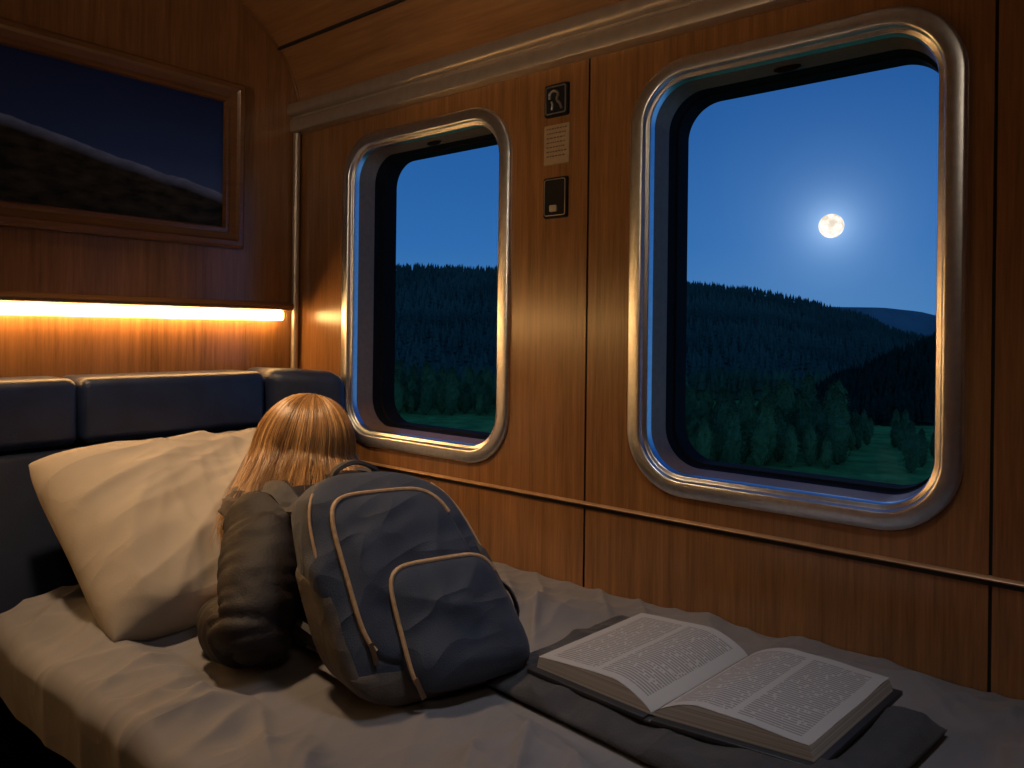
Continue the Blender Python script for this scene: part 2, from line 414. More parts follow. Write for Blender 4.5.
# ------------------------------------------------------------------ headboard
hb = empty('headboard', (1.0, 2.3, 0), 'navy leather padded headboard behind the pillows', 'headboard')
box('support', (.25, 2.06, 0), (1.63, 2.39, .41), m_base, hb, .01)
HT = 1.058
def cush(x0, x1):
    prism('cushion', [(x0, 2.20, .875), (x1, 2.20, .875), (x1, 2.40, .875), (x0, 2.40, .875)], [(x0, 2.21, HT), (x1, 2.21, HT), (x1, 2.40, HT), (x0, 2.40, HT)], m_leather, hb, .028, 5)
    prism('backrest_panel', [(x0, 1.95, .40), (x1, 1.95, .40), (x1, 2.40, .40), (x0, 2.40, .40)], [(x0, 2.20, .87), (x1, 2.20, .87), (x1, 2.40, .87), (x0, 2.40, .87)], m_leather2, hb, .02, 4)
gap = .002
cush(.22, .836 - gap); cush(.836 + gap, 1.406 - gap)
prism('corner_cushion', [(1.408, 2.20, .70), (1.642, 2.05, .70), (1.642, 2.395, .70), (1.408, 2.395, .70)], [(1.408, 2.205, HT + .010), (1.640, 2.085, HT - .004), (1.640, 2.395, HT - .004), (1.408, 2.395, HT + .010)], m_leather, hb, .045, 6)
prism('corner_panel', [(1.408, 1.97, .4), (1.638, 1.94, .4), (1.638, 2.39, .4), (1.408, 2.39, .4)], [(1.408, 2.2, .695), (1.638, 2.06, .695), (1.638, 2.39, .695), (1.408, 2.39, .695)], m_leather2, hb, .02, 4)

# ------------------------------------------------------------------ bed
EX = .57; ER = .030      # where the sheet turns over the aisle edge
bed = empty('bed', (1.08, .67, 0), 'built-in cabin bed along the window wall', 'bed')
box('bed_base', (.72, -.7, 0), (W - .004, 1.93, .40), m_base, bed, .01)
box('mattress', (.60, -.68, .401), (W - .006, 1.925, .498), m_sheet, bed, .03, 4)
BK = Vector((1.248, .587, 0)); BU = Vector((.10, .995, 0)).normalized(); BV = Vector((BU.y, -BU.x, 0))
UL = Vector((.06, .998, 0)).normalized(); UR = Vector((-.14, .990, 0)).normalized()
def sheet_z(x, y):
    h = .036 * rid(x, y, 42, .45, 3.0, 1.3, 1.9, 2.3) + .030 * rid(x, y, -18, .5, 3.8, 4.1, 1.9, 2.3) + .024 * rid(x, y, 55, .7, 5.0, 7.7, 2.1, 2.5) + .010 * nz(x * 2.3, y * 2.3, 2.2) + .018 * rid(x, y, 36, .7, 8.0, 3.3, 2.2, 2.6) + .013 * rid(x, y, -28, .8, 9.5, 5.3, 2.2, 2.6) + .005 * rid(x, y, 16, 1.2, 15, 6.3, 2.3, 2.7)
    h *= 1 - .65 * min(1, max(0, (x - 1.42) / .2))
    d = Vector((x, y, 0)) - BK
    q = max(abs(d.dot(BV)) / .25, abs(d.dot(BU)) / .34)
    m = min(1, max(.0, (q - 1) / .30))
    q2 = max(abs(x - 1.0) / .27, abs(y - 1.18) / .38); m2 = min(1, max(.15, (q2 - .9) / .3))
    m = min(m, m2)
    return .542 + (h - .018) * m - .002 * (1 - m)
nx, ny = 260, 480; verts = []; faces = []
S0 = -.15
for j in range(ny + 1):
    y = -.66 + (1.93 + .66) * j / ny
    for i in range(nx + 1):
        s = S0 + (W - .004 - EX - S0) * i / nx
        if s >= 0:
            x = EX + s; z = sheet_z(x, y)
            ed = min(1, s / .14); z = .543 + (z - .543) * (.4 + .6 * ed * ed * (3 - 2 * ed))
        else:
            th = min(-s / ER, math.pi / 2); rest = max(0, -s - ER * math.pi / 2)
            z0 = .543 + (sheet_z(EX, y) - .543) * .4 * max(0, 1 + s / .10)
            fold = .012 * (rid(y, rest * .2, 0, 5, 1.2, 6.1, 1.6, 2.1) - .3) * min(1, -s / .10)
            x = EX - ER * math.sin(th) - fold + rest * .10
            z = z0 - ER * (1 - math.cos(th)) - rest
        verts.append((x, y, z))
for j in range(ny):
    for i in range(nx):
        a = j * (nx + 1) + i; faces.append((a, a + 1, a + nx + 2, a + nx + 1))
tag(mesh('bed_sheet', verts, faces, m_sheet, None, None, True), 'crumpled grey-mauve sheet covering the bed and hanging over its edge', 'sheet')

def cushion_mesh(name, cen, U, V, w, h, d, mat, seed, p=4, pinch=.08, wr=.014, q=.5, n=90, rc=.02):
    U = Vector(U).normalized(); V = Vector(V); V = (V - U * V.dot(U)).normalized(); N = U.cross(V)
    cen = Vector(cen); verts = []; faces = []
    for side in (1, -1):
        base = len(verts)
        for j in range(n + 1):
            for i in range(n + 1):
                u = -math.cos(math.pi * i / n) * .5 + (2 * i / n - 1) * .5; v_ = -math.cos(math.pi * j / n) * .5 + (2 * j / n - 1) * .5
                cr = 1 - rc * (u * v_) ** 4
                x = w / 2 * u * (1 - pinch * (1 - v_ * v_)) * cr; y = h / 2 * v_ * (1 - pinch * (1 - u * u)) * cr
                e = max(0, (1 - abs(u) ** p) * (1 - abs(v_) ** p)); t = e ** q
                ww = wr * min(1, e * 3) * (rid(x, y, 40 + 25 * u * v_, 1.0, 5, seed, 1.7, 2.1) + .8 * rid(x, y, -50, 1.2, 6, seed + 3, 1.7, 2.1) + .45 * rid(x, y, 15, 1.6, 11, seed + 6, 1.9, 2.3) + .3 * rid(x, y, 75, 2., 16, seed + 8, 1.9, 2.3) + .6 * nz(x * 5, y * 5, seed) - .6)
                verts.append(cen + U * x + V * y + N * (side * (d / 2 * t) + (ww if side > 0 else 0)))
        for j in range(n):
            for i in range(n):
                a = base + j * (n + 1) + i; faces.append((a, a + 1, a + n + 2, a + n + 1))
    return mesh(name, verts, faces, mat, None, None, True, .0004)

tag(cushion_mesh('pillow', (.975, 1.79, .718), (1, .02, -.02), (.07, .51, .32), .68, .58, .25, m_pillow, 3.1, 3.1, .045, .015, rc=.05), 'big crumpled beige pillow at the left, leaning on the headboard', 'pillow', 'pillows on the bed')
tag(cushion_mesh('pillow', (1.33, 1.985, .742), (1, -.05, 0), (0, .50, .38), .60, .44, .12, m_pillow2, 8.4), 'paler pillow in the corner, mostly hidden behind the person', 'pillow', 'pillows on the bed')

# ------------------------------------------------------------------ blanket and book
tag(cushion_mesh('blanket', BK + BU * .01 - BV * .012 + Vector((0, 0, .553)), BU, -BV, .69, .45, .030, m_blanket, 12.2, 9, .035, .012, .5), 'folded dark grey blanket lying under the open book', 'blanket')
ZB = .574
bk = empty('book', (BK.x, BK.y, ZB), 'large open hardcover book with dense print on the bed', 'book')
def bp(u, v, z): return BK + (UL if u > 0 else UR) * u + BV * v + Vector((0, 0, z))
PW, HV = .240, .158; CT = .009
def tz(a):   # page top height, a 0 spine..1 outer
    return .012 + .032 * math.sin(min(1, a / .36) * math.pi / 2) ** .8 - .014 * max(0, (a - .30) / .70) ** 1.2
for sgn in (1, -1):
    pts = [bp(sgn * .006, -HV - .014, ZB), bp(sgn * (PW + .018), -HV - .014, ZB), bp(sgn * (PW + .018), HV + .014, ZB), bp(sgn * .006, HV + .014, ZB)]
    prism('cover_board', pts, [p + Vector((0, 0, CT)) for p in pts], m_cover, bk, .0015, 2)
    K = 26; verts = []; faces = []
    for i in range(K + 1):
        a = i / K; u = sgn * (.001 + PW * a)
        zt = ZB + tz(a); zb = ZB + CT + .0005
        for v_ in (-HV, HV):
            verts.append(bp(u, v_, max(zt, zb + .001))); verts.append(bp(u + (sgn * .006 if i == K else 0), v_, zb))
    for i in range(K):
        b0 = i * 4; b1 = b0 + 4
        faces += [(b0, b1, b1 + 1, b0 + 1), (b0 + 2, b0 + 3, b1 + 3, b1 + 2), (b0 + 1, b1 + 1, b1 + 3, b0 + 3), (b0, b0 + 2, b1 + 2, b1)]
    faces += [(0, 1, 3, 2), (K * 4, K * 4 + 2, K * 4 + 3, K * 4 + 1)]
    mesh('page_block', verts, faces, m_edge, bk, 30)
    verts = []; faces = []; uvs = []
    for i in range(K + 1):
        a = i / K
        for j in range(9):
            c = j / 8
            verts.append(bp(sgn * (.001 + PW * a), -HV + 2 * HV * c, ZB + tz(a) + .0012 + .002 * a * nz(a * 4, c * 4, sgn)))
            uvs.append((a if sgn < 0 else 1 - a, c))
    for i in range(K):
        for j in range(8):
            faces.append((i * 9 + j, i * 9 + 9 + j, i * 9 + 10 + j, i * 9 + 1 + j))
    o = mesh('page', verts, faces, m_page, bk, None, False)
    ul = o.data.uv_layers.new(name='UVMap')
    for lpn in o.data.loops: ul.data[lpn.index].uv = uvs[lpn.vertex_index]
pts = [bp(-.006, -HV - .014, ZB), bp(.006, -HV - .014, ZB), bp(.006, HV + .014, ZB), bp(-.006, HV + .014, ZB)]
prism('book_spine', pts, [p + Vector((0, 0, .006)) for p in pts], m_cover, bk, .001, 1)

# ------------------------------------------------------------------ wall fittings between the windows
def wallbox(name, y, z, hw, hh, d0, d1, mat, parent, r=.006):
    v1 = [(W - d0, y + a, z + b_) for a, b_ in rrect(hw, hh, r, 4)]; v2 = [(W - d1, y + a * .97, z + b_ * .97) for a, b_ in rrect(hw, hh, r, 4)]
    n = len(v1); fs = [(i, (i + 1) % n, n + (i + 1) % n, n + i) for i in range(n)] + [tuple(range(n)), tuple(range(n, 2 * n))]
    return mesh(name, v1 + v2, fs, mat, parent, 30)
sw = empty('wall_plate', (W, 1.232, 1.83), 'black wall plate with a silver hook-like symbol, above the tan notice', 'wall plate')
wallbox('plate', 1.232, 1.83, .04, .045, .0005, .008, m_plastic, sw)
v, f = ringloft([(0, -.008), (0, -.0105), (.003, -.0105), (.003, -.008)], .034, .038, .006, lambda a, b_, d: (W + d, 1.232 + a, 1.83 + b_), 3); mesh('bezel', v, f, m_silver, sw)
pg = lambda q: catmull([Vector((W - .0095, 1.232 + a, 1.83 + b_)) for a, b_ in q], 5)
v, f = tube(pg([(.020, .004), (.018, .020), (.004, .025), (-.008, .016), (-.004, .0), (-.014, -.012), (-.020, -.026)]), .0036, 6)
tube(pg([(.014, -.004), (.010, -.014), (.013, -.026)]), .0034, 6, v, f)
mesh('symbol', v, f, m_silver, sw)
no = empty('notice', (W, 1.232, 1.71), 'small tan notice plate with printed lines between two black plates', 'sign')
wallbox('plate', 1.232, 1.71, .043, .055, .0005, .004, m_label, no, .003)
vv, ff = [], []
for k in range(7):
    zz = 1.752 - k * .0125; y1 = 1.265
    while y1 > 1.203:
        l = random.uniform(.004, .011)
        b0 = len(vv); vv += [(W - .0044, y1, zz), (W - .0044, y1 - l, zz), (W - .0044, y1 - l, zz + .0035), (W - .0044, y1, zz + .0035)]; ff.append((b0, b0 + 1, b0 + 2, b0 + 3)); y1 -= l + .0025
mesh('printed_lines', vv, ff, m_ink, no, None, False)
so = empty('wall_socket', (W, 1.232, 1.565), 'black wall socket plate below the tan notice', 'socket')
wallbox('plate', 1.232, 1.565, .04, .056, .0005, .008, m_plastic, so)
v, f = ringloft([(0, -.008), (0, -.0098), (.002, -.0098), (.002, -.008)], .035, .050, .006, lambda a, b_, d: (W + d, 1.232 + a, 1.565 + b_), 3); mesh('bezel', v, f, m_silver, so)
wallbox('button', 1.236, 1.535, .012, .009, .008, .012, m_silver, so, .003)

# ------------------------------------------------------------------ person
pe = empty('person', (1.03, 1.27, .55), 'person with long fair hair in a dark jacket leaning towards the pillows', 'person')
class Sk:
    def __init__(s): s.V, s.r, s.E = [], [], []
    def v(s, p, r, pa=None):
        s.V.append(Vector(p)); s.r.append(r); i = len(s.V) - 1
        if pa is not None: s.E.append((pa, i))
        return i
    def build(s, sub=2):
        me = bpy.data.meshes.new('tmp'); me.from_pydata([tuple(p) for p in s.V], s.E, [])
        o = bpy.data.objects.new('tmp', me); C.objects.link(o)
        o.modifiers.new('skin', 'SKIN').use_smooth_shade = True
        for i, r in enumerate(s.r):
            sv = me.skin_vertices[0].data[i]; sv.radius = (r, r); sv.use_root = (i == 0)
        ss = o.modifiers.new('sub', 'SUBSURF'); ss.levels = sub; ss.render_levels = sub
        bpy.context.view_layer.update()
        dg = bpy.context.evaluated_depsgraph_get()
        m2 = bpy.data.meshes.new_from_object(o.evaluated_get(dg)); bpy.data.objects.remove(o)
        m2.materials.clear()
        return m2

CH = Vector((1.01, 1.405, .760))
SH = {-1: Vector((.888, 1.405, .760)), 1: Vector((1.185, 1.375, .765))}
EL = {-1: Vector((.778, 1.245, .615)), 1: Vector((1.28, 1.45, .615))}
WRS = {-1: Vector((.805, 1.430, .608)), 1: Vector((1.20, 1.56, .605))}
PAL = {-1: Vector((.855, 1.482, .594)), 1: Vector((1.15, 1.59, .592))}
k = Sk()
pel = k.v((1.02, 1.27, .65), .09); mid = k.v((1.02, 1.335, .70), .085, pel); ch = k.v(CH, .085, mid)
nb = k.v((1.05, 1.475, .82), .050, ch); nk = k.v((1.075, 1.52, .86), .047, nb); k.v((1.09, 1.55, .91), .06, nk)
for s in (-1, 1):
    a = k.v(SH[s], .040, ch); e = k.v(EL[s] + Vector((0, .012, .006)), .026, a); w_ = k.v(WRS[s], .022, e); p_ = k.v(PAL[s], .026, w_)
    d = (PAL[s] - WRS[s]).normalized(); sd = Vector((-d.y, d.x, 0))
    for q, (off, ln) in enumerate(((-.026, .058), (-.009, .068), (.009, .064), (.026, .05))):
        a1 = k.v(PAL[s] + d * .028 + sd * off, .0085, p_); a2 = k.v(PAL[s] + d * (.028 + ln * .5) + sd * off * 1.1 + Vector((0, 0, .004)), .0078, a1)
        k.v(PAL[s] + d * (.028 + ln) + sd * off * 1.1 - Vector((0, 0, .01)), .0065, a2)
    t1 = k.v(WRS[s] + d * .022 + sd * s * -.03, .010, w_); k.v(WRS[s] + d * .055 + sd * s * -.045, .0075, t1)
    hx = 1.02 + s * .07
    h_ = k.v((hx, 1.28, .635), .07, pel); kn = k.v((hx + s * .02, 1.46, .604), .05, h_); an = k.v((hx + s * .015, 1.22, .58), .032, kn); k.v((hx + s * .01, 1.175, .573), .025, an)
body_me = k.build(2)
# head
HC = Vector((1.096, 1.558, .910))
fd = Vector((.80, .60, -.08)).normalized()
rt0 = fd.cross(Vector((0, 0, 1))).normalized(); up0 = rt0.cross(fd).normalized()
rl = Matrix.Rotation(R(10), 3, fd); rt = rl @ rt0; up = rl @ up0
HR = Matrix((rt, fd, up)).transposed()
HS = 1.06
def headpt(d):
    x, y, z = d
    p = Vector((x * .078, y * .096, z * .112))
    if z < 0:
        t = -z; p.x *= 1 - .34 * t * t; p.y *= 1 - .12 * t
        if y > 0: p.y += .012 * t
    if y > 0:
        def bump(cx, cz, sx, sz, a): return a * math.exp(-((x - cx) / sx) ** 2 - ((z - cz) / sz) ** 2)
        p.y += bump(0, -.22, .13, .2, .022) + bump(0, -.33, .2, .1, .008) - bump(.36, .02, .2, .13, .010) - bump(-.36, .02, .2, .13, .010)
        p.y += bump(0, -.55, .28, .06, .006) + bump(0, -.66, .25, .06, .005) - bump(0, -.605, .3, .03, .003) + bump(0, -.85, .3, .12, .008) + bump(0, .2, .5, .1, .003)
    return p * HS
bm = bmesh.new(); bm.from_mesh(body_me)
b2 = bmesh.new(); bmesh.ops.create_uvsphere(b2, u_segments=64, v_segments=48, radius=1)
for vv_ in b2.verts: vv_.co = HC + HR @ headpt(vv_.co.copy())
tmp = bpy.data.meshes.new('t'); b2.to_mesh(tmp); b2.free(); bm.from_mesh(tmp)
for s in (-1, 1):
    b2 = bmesh.new(); bmesh.ops.create_uvsphere(b2, u_segments=16, v_segments=12, radius=1)
    for vv_ in b2.verts:
        q = vv_.co.copy(); vv_.co = HC + HR @ (Vector((s * .078 + q.x * .010, -.005 + q.y * .018, -.012 + q.z * .032)) * HS)
    tmp = bpy.data.meshes.new('t'); b2.to_mesh(tmp); b2.free(); bm.from_mesh(tmp)
bo = bmfin('body', bm, m_skin, pe, None)
rm = bo.modifiers.new('fuse', 'REMESH'); rm.mode = 'VOXEL'; rm.voxel_size = .004; rm.use_smooth_shade = True
for s in (-1, 1):
    b2 = bmesh.new(); bmesh.ops.create_uvsphere(b2, u_segments=16, v_segments=12, radius=.012)
    for vv_ in b2.verts: vv_.co = HC + HR @ (vv_.co + Vector((s * .03, .079, .003)) * HS)
    bmfin('eye', b2, m_eye, pe)

segs = []
for s in (-1, 1): segs += [(SH[s], EL[s], .075, 0.), (EL[s], WRS[s], .06, .021)]
segs.append((Vector((1.02, 1.265, .66)), CH + Vector((.03, .06, .07)), .12, .0))
def folds(me):
    """puffy sleeve folds across the arms, deeper at the elbow bend"""
    nrm = [v_.normal.copy() for v_ in me.vertices]
    for v_, n_ in zip(me.vertices, nrm):
        p = v_.co.copy(); best = None
        for a, b_, r, ofs in segs:
            ab = b_ - a; t = max(-.2, min(1.2, (p - a).dot(ab) / ab.length_squared)); dd_ = (p - (a + ab * max(0, min(1, t)))).length / r
            if best is None or dd_ < best[0]: best = (dd_, t * ab.length + ofs)
        u = best[1] + .030 * nz(p.x * 8, p.y * 8, p.z * 8)
        near = min((p - EL[-1]).length, (p - EL[1]).length)
        q = min(1, abs(nz(u * 17, p.x * 3 + p.y * 3, 3.3)) * 3.2) ** .6 + .5 * min(1, abs(nz(u * 31, p.y * 5 - p.x * 5, 7.7)) * 3.2) ** .6 - 1.0
        v_.co = p + n_ * q * (.0095 + .0045 * math.exp(-(near / .09) ** 2))
    me.update()
k = Sk()
pel = k.v((1.02, 1.265, .67), .120); mid = k.v((1.015, 1.335, .715), .122, pel); ch = k.v(CH, .120, mid); nb = k.v((1.035, 1.465, .815), .086, ch)
for s in (-1, 1):
    a = k.v(SH[s], .096, ch); m1 = k.v(SH[s].lerp(EL[s], .5) + Vector((s * .004, -.005, .008)), .086, a)
    e = k.v(EL[s] + Vector((0, 0, .006)), .076, m1); f1_ = k.v(EL[s].lerp(WRS[s], .5) + Vector((s * .004, 0, .008)), .070, e); k.v(EL[s].lerp(WRS[s], .92) + Vector((0, 0, .004)), .054, f1_)
jm = k.build(4); folds(jm)
fin('jacket', jm, m_jacket, pe, None)
for s in (-1, 1):
    ax = (WRS[s] - EL[s]).normalized(); c0 = EL[s].lerp(WRS[s], .86) + Vector((0, 0, .004))
    v, f = tube([c0 + ax * .012 * i for i in range(5)], [.038, .042, .042, .041, .033], 20)
    mesh('cuff', v, f, m_cuff, pe, 50)
k = Sk()
pel = k.v((1.02, 1.27, .645), .095)
for s in (-1, 1):
    hx = 1.02 + s * .07
    h_ = k.v((hx, 1.28, .640), .076, pel); kn = k.v((hx + s * .02, 1.46, .606), .056, h_); k.v((hx + s * .015, 1.24, .592), .042, kn)
tm = k.build(3); fin('trousers', tm, m_trouser, pe, None)
# hood bunched behind the neck
verts, faces = [], []
NA, NB_ = 90, 28; hc = Vector((.982, 1.425, .802)); hn = Vector((-.18, -.36, .90)).normalized(); hu = Vector((1, -.45, 0)).normalized(); hu = (hu - hn * hu.dot(hn)).normalized(); hv = hn.cross(hu)
for i in range(NA):
    a = 2 * math.pi * i / NA; rad = .086 + .008 * math.sin(3 * a)
    back = .5 - .5 * math.sin(a)
    c = hc + hu * math.cos(a) * rad * 1.25 + hv * math.sin(a) * rad - hn * .012 * back
    o_ = (hu * math.cos(a) + hv * math.sin(a)); tr_ = .032 + .020 * back
    for j in range(NB_):
        b_ = 2 * math.pi * j / NB_; rr = tr_ * (1 + .40 * rid(i * .04, j * .06, 65, 2.2, 5, 3., 1.7, 2.2) - .15)
        verts.append(c + o_ * math.cos(b_) * rr + hn * math.sin(b_) * rr * .85)
for i in range(NA):
    for j in range(NB_): faces.append((i * NB_ + j, ((i + 1) % NA) * NB_ + j, ((i + 1) % NA) * NB_ + (j + 1) % NB_, i * NB_ + (j + 1) % NB_))
mesh('hood', verts, faces, m_hood, pe, None)

# hair: long fine strands that follow the head, slide back over the hood and fall
rng = random.Random(11)
verts, faces, vals = [], [], []
RX, RY, RZ = .116, .122, .130
S1 = .30
def hend(phi):
    c2 = max(0, -math.cos(phi)) ** 1.4
    side = .705 if phi < 0 else .775
    return .808 * c2 + side * (1 - c2)
def hairpt(phi, s, lay, zend):
    sp_, cp_ = math.sin(phi), math.cos(phi)
    TH = 1.48
    if s < S1: th = s / S1 * TH; t = 0
    else: th = TH; t = (s - S1) / (1 - S1)
    base = HC + HR @ Vector((sp_ * RX * math.sin(th) ** .9, cp_ * RY * math.sin(th) ** .9, RZ * math.cos(th))) * lay
    if t == 0: return base
    bk_ = max(0, -cp_); lf = max(0, -sp_) ** 1.2; rg_ = max(0, sp_) ** 1.3
    fl = t * t * (3 - 2 * t) * .75 + t * .25
    sh = -FWD * (.128 * bk_ + .085 * lf + .06 * rg_) * fl + RGT * (.100 * rg_ - .040 * lf) * fl
    return base + Vector((0, 0, -(base.z - zend) * t)) + sh
NLOCK = 90
lockph = [rng.uniform(0, 6.28) for _ in range(NLOCK)]; locklen = [rng.uniform(-.03, .02) for _ in range(NLOCK)]; locklay = [rng.uniform(-.03, .04) for _ in range(NLOCK)]; lockval = [rng.random() for _ in range(NLOCK)]
def strand(phi, s0, lay, cut, fly=0., rad=.0009):
    path = []; sg = 1 if phi > 0 else -1; lk = int((phi + math.pi) / (2 * math.pi) * NLOCK) % NLOCK; lc = (lk + .5) / NLOCK * 2 * math.pi - math.pi
    n_ = 26; ph0 = rng.uniform(0, 6.28); dev = rng.gauss(0, .06); wob = rng.uniform(.001, .006)
    for i in range(n_):
        s = s0 + (cut - s0) * i / (n_ - 1)
        p_ = phi
        if abs(p_) < R(78): p_ = sg * (abs(phi) + (R(78) + abs(phi) * .12 - abs(phi)) * min(1, s / .30))
        tt = max(0, (s - .10) / .90)
        pc_ = p_ + (lc - p_) * .22 * math.sin(min(1, tt * 1.5) * math.pi / 2) if abs(phi) > R(78) else p_
        pc_ += (.03 * math.sin(s * 3.0 + lockph[lk]) + .06 * math.sin(s * 3.5 + phi * 2) + dev) * tt + .25 * (1 - min(1, s / .3)) ** 2 + wob * math.sin(ph0 + s * 8) * tt
        ly = lay + locklay[lk] * tt + fly * tt * (.5 + .5 * math.sin(ph0 + s * 5))
        path.append(hairpt(pc_, s, ly, hend(p_) + locklen[lk]))
    tube(path, [rad * (1 - .8 * (i / n_) ** 2) for i in range(n_)], 3, verts, faces, False)
    r_ = max(0, min(1, .42 * lockval[lk] + .58 * rng.random()))
    vals.extend([r_] * (len(verts) - len(vals)))
for q in range(9000):
    phi = rng.uniform(-math.pi, math.pi)
    if abs(phi) < R(78) and rng.random() < .4: continue
    s0 = rng.uniform(0, .10) if rng.random() < .8 else rng.uniform(.1, .30)
    strand(phi, s0, .91 + .11 * rng.random() ** .7, rng.uniform(.72, 1.0))
for q in range(900):
    phi = rng.uniform(-math.pi, math.pi)
    if abs(phi) < R(80): continue
    strand(phi, rng.uniform(0, .3), 1.0, rng.uniform(.6, 1.12), rng.uniform(.02, .28), .0007)
b0 = len(verts); NU, NV = 90, 28
for i in range(NU + 1):
    phi = R(80) + (2 * math.pi - 2 * R(80)) * i / NU
    ph = phi if phi <= math.pi else phi - 2 * math.pi
    for j in range(NV + 1): verts.append(hairpt(ph, .70 * j / NV, .88, hend(ph)))
for i in range(NU):
    for j in range(NV): a = b0 + i * (NV + 1) + j; faces.append((a, a + 1, a + NV + 2, a + NV + 1))
b0 = len(verts)
for i in range(31):
    ph = R(-84 + 168 * i / 30)
    for j in range(9): verts.append(hairpt(ph, .18 * j / 8, .88, .8))
for i in range(30):
    for j in range(8): a = b0 + i * 9 + j; faces.append((a, a + 1, a + 10, a + 9))
vals.extend([.2] * (len(verts) - len(vals)))
hr = mesh('hair', verts, faces, m_hair, pe, None, False)
atr = hr.data.attributes.new('strand', 'FLOAT', 'POINT')
if len(atr.data) == len(vals): atr.data.foreach_set('value', vals)

# ------------------------------------------------------------------ backpack
O = Vector((1.002, 1.085, .545)); br = Vector((.965, -.26, -.02)).normalized(); ba = Vector((-.11, .33, .935)); bn = br.cross(ba).normalized()
ba = (ba - bn * ba.dot(bn)).normalized()
H = .388; CE = .34
def sfun(t): return max(0, 1 - abs(2 * t - 1) ** 7) ** .36 if t < .5 else max(0, 1 - abs(2 * t - 1) ** 5) ** .44
def wh(t): return .184 * (1 - .24 * t ** 2.0)
def dd(t): return .178 * (1 - .40 * t ** 1.1)
def cen(t): return dd(t) / 2 * (1 if t < .5 else .45 + .55 * sfun(t))
def PP(x, n_, t):
    lo = max(0., 1 - t)
    # the loaded bottom settles onto the bed instead of standing off it
    return O + br * (x + .026 * lo ** 1.3) + bn * n_ + ba * (t * H) - Vector((0, 0, .33 * max(0., n_) * lo ** 1.6))
def ce(c, e): return math.copysign(abs(c) ** e, c)
def sag(x, n_, t): return .011 * (rid(x * 1.2, t * .5 + n_, 35, 2.5, 8, 1.7, 1.6, 2.1) - .4) + .009 * (rid(x, t * .4, -40, 3, 10, 6.7, 1.6, 2.1) - .4) + .010 * nz(x * 9, t * 5, n_ * 8)
def front(x, t):
    s = sfun(t); q = min(.985, abs(x) / (wh(t) * s + 1e-6))
    return cen(t) + dd(t) / 2 * s * (1 - q ** 5.5) ** (1 / 5.5)
bp_ = empty('backpack', O, 'dark blue-grey backpack with tan zips worn by the person', 'backpack')
verts, faces = [], []; NT_, NP = 80, 100
for i in range(NT_ + 1):
    t = .5 - .5 * math.cos(math.pi * i / NT_); t = min(.9995, max(.0005, t)); s = max(.02, sfun(t))
    for j in range(NP):
        a = 2 * math.pi * j / NP
        x = wh(t) * s * ce(math.cos(a), CE); n_ = cen(t) + dd(t) / 2 * s * ce(math.sin(a), CE)
        sc_ = 1 + sag(x, n_, t) * 5 * s
        verts.append(PP(x * sc_, cen(t) + (n_ - cen(t)) * sc_, t))
for i in range(NT_):
    for j in range(NP): faces.append((i * NP + j, i * NP + (j + 1) % NP, (i + 1) * NP + (j + 1) % NP, (i + 1) * NP + j))
faces.append(tuple(range(NP))); faces.append(tuple(NT_ * NP + j for j in range(NP)))
mesh('pack_body', verts, faces, m_pack, bp_, 60)
verts, faces = [], []
TT = [.015, .03, .05, .08, .11, .14, .165, .18]
for i, t in enumerate(TT):
    s = max(.02, sfun(t)) * (1.045 if i < len(TT) - 1 else 1.0)
    for j in range(NP):
        a = 2 * math.pi * j / NP
        verts.append(PP(wh(t) * s * ce(math.cos(a), CE), cen(t) + dd(t) / 2 * s * ce(math.sin(a), CE), t))
for i in range(len(TT) - 1):
    for j in range(NP): faces.append((i * NP + j, i * NP + (j + 1) % NP, (i + 1) * NP + (j + 1) % NP, (i + 1) * NP + j))
faces.append(tuple(range(NP)))
mesh('base_panel', verts, faces, m_packbase, bp_, 60)
for s0_, s1_ in ((136, 218), (-38, 44)):
    verts, faces = [], []
    for i in range(17):
        t = .15 + .46 * i / 16
        for j in range(21):
            a = R(s0_ + (s1_ - s0_) * j / 20); q = 1.045 if 0 < j < 20 and i < 16 else 1.0
            sl_ = t - .05 * math.sin(math.pi * j / 20) * (i / 16)
            s = sfun(sl_) * q
            verts.append(PP(wh(sl_) * s * ce(math.cos(a), CE), cen(sl_) + dd(sl_) / 2 * s * ce(math.sin(a), CE), sl_))
    for i in range(16):
        for j in range(20): faces.append((i * 21 + j, i * 21 + j + 1, i * 21 + 22 + j, i * 21 + 21 + j))
    mesh('side_pocket', verts, faces, m_packbase, bp_, None)
def pocket(name, xc, tc_, wx, ht, bulge, lift, mat, parent, e=.36, skew=0.):
    verts, faces = [], []; NK, NA_ = 24, 100; rim = []
    for kk in range(NK + 1):
        q = kk / NK
        for j in range(NA_):
            a = 2 * math.pi * j / NA_; ax = q * ce(math.cos(a), e); bx = q * ce(math.sin(a), e)
            x = xc + wx * ax * (1 - .12 * bx) + skew * bx; t = tc_ + ht * bx
            hgt = lift + bulge * (1 - q ** 5) ** .65 * (1 - .25 * bx) if kk < NK else -.004
            hgt += (.010 * (rid(x, t * .4, 50, 3, 9, 5., 1.6, 2.1) - .4) + .007 * (rid(x, t * .4, -30, 4, 12, 9., 1.6, 2.1) - .4)) * (1 - q ** 4)
            p = PP(x, front(x, t) + hgt, t); verts.append(p)
            if kk == NK - 1: rim.append(PP(x, front(x, t) + hgt + .001, t))
    for kk in range(NK):
        for j in range(NA_): faces.append((kk * NA_ + j, kk * NA_ + (j + 1) % NA_, (kk + 1) * NA_ + (j + 1) % NA_, (kk + 1) * NA_ + j))
    return mesh(name, verts, faces, mat, parent, None, True, .00001), rim
def arc(rim, a0, a1):
    n = len(rim); i0 = int(a0 / 360 * n); i1 = int(a1 / 360 * n)
    return [rim[i % n] for i in range(i0, i1 + 1)]
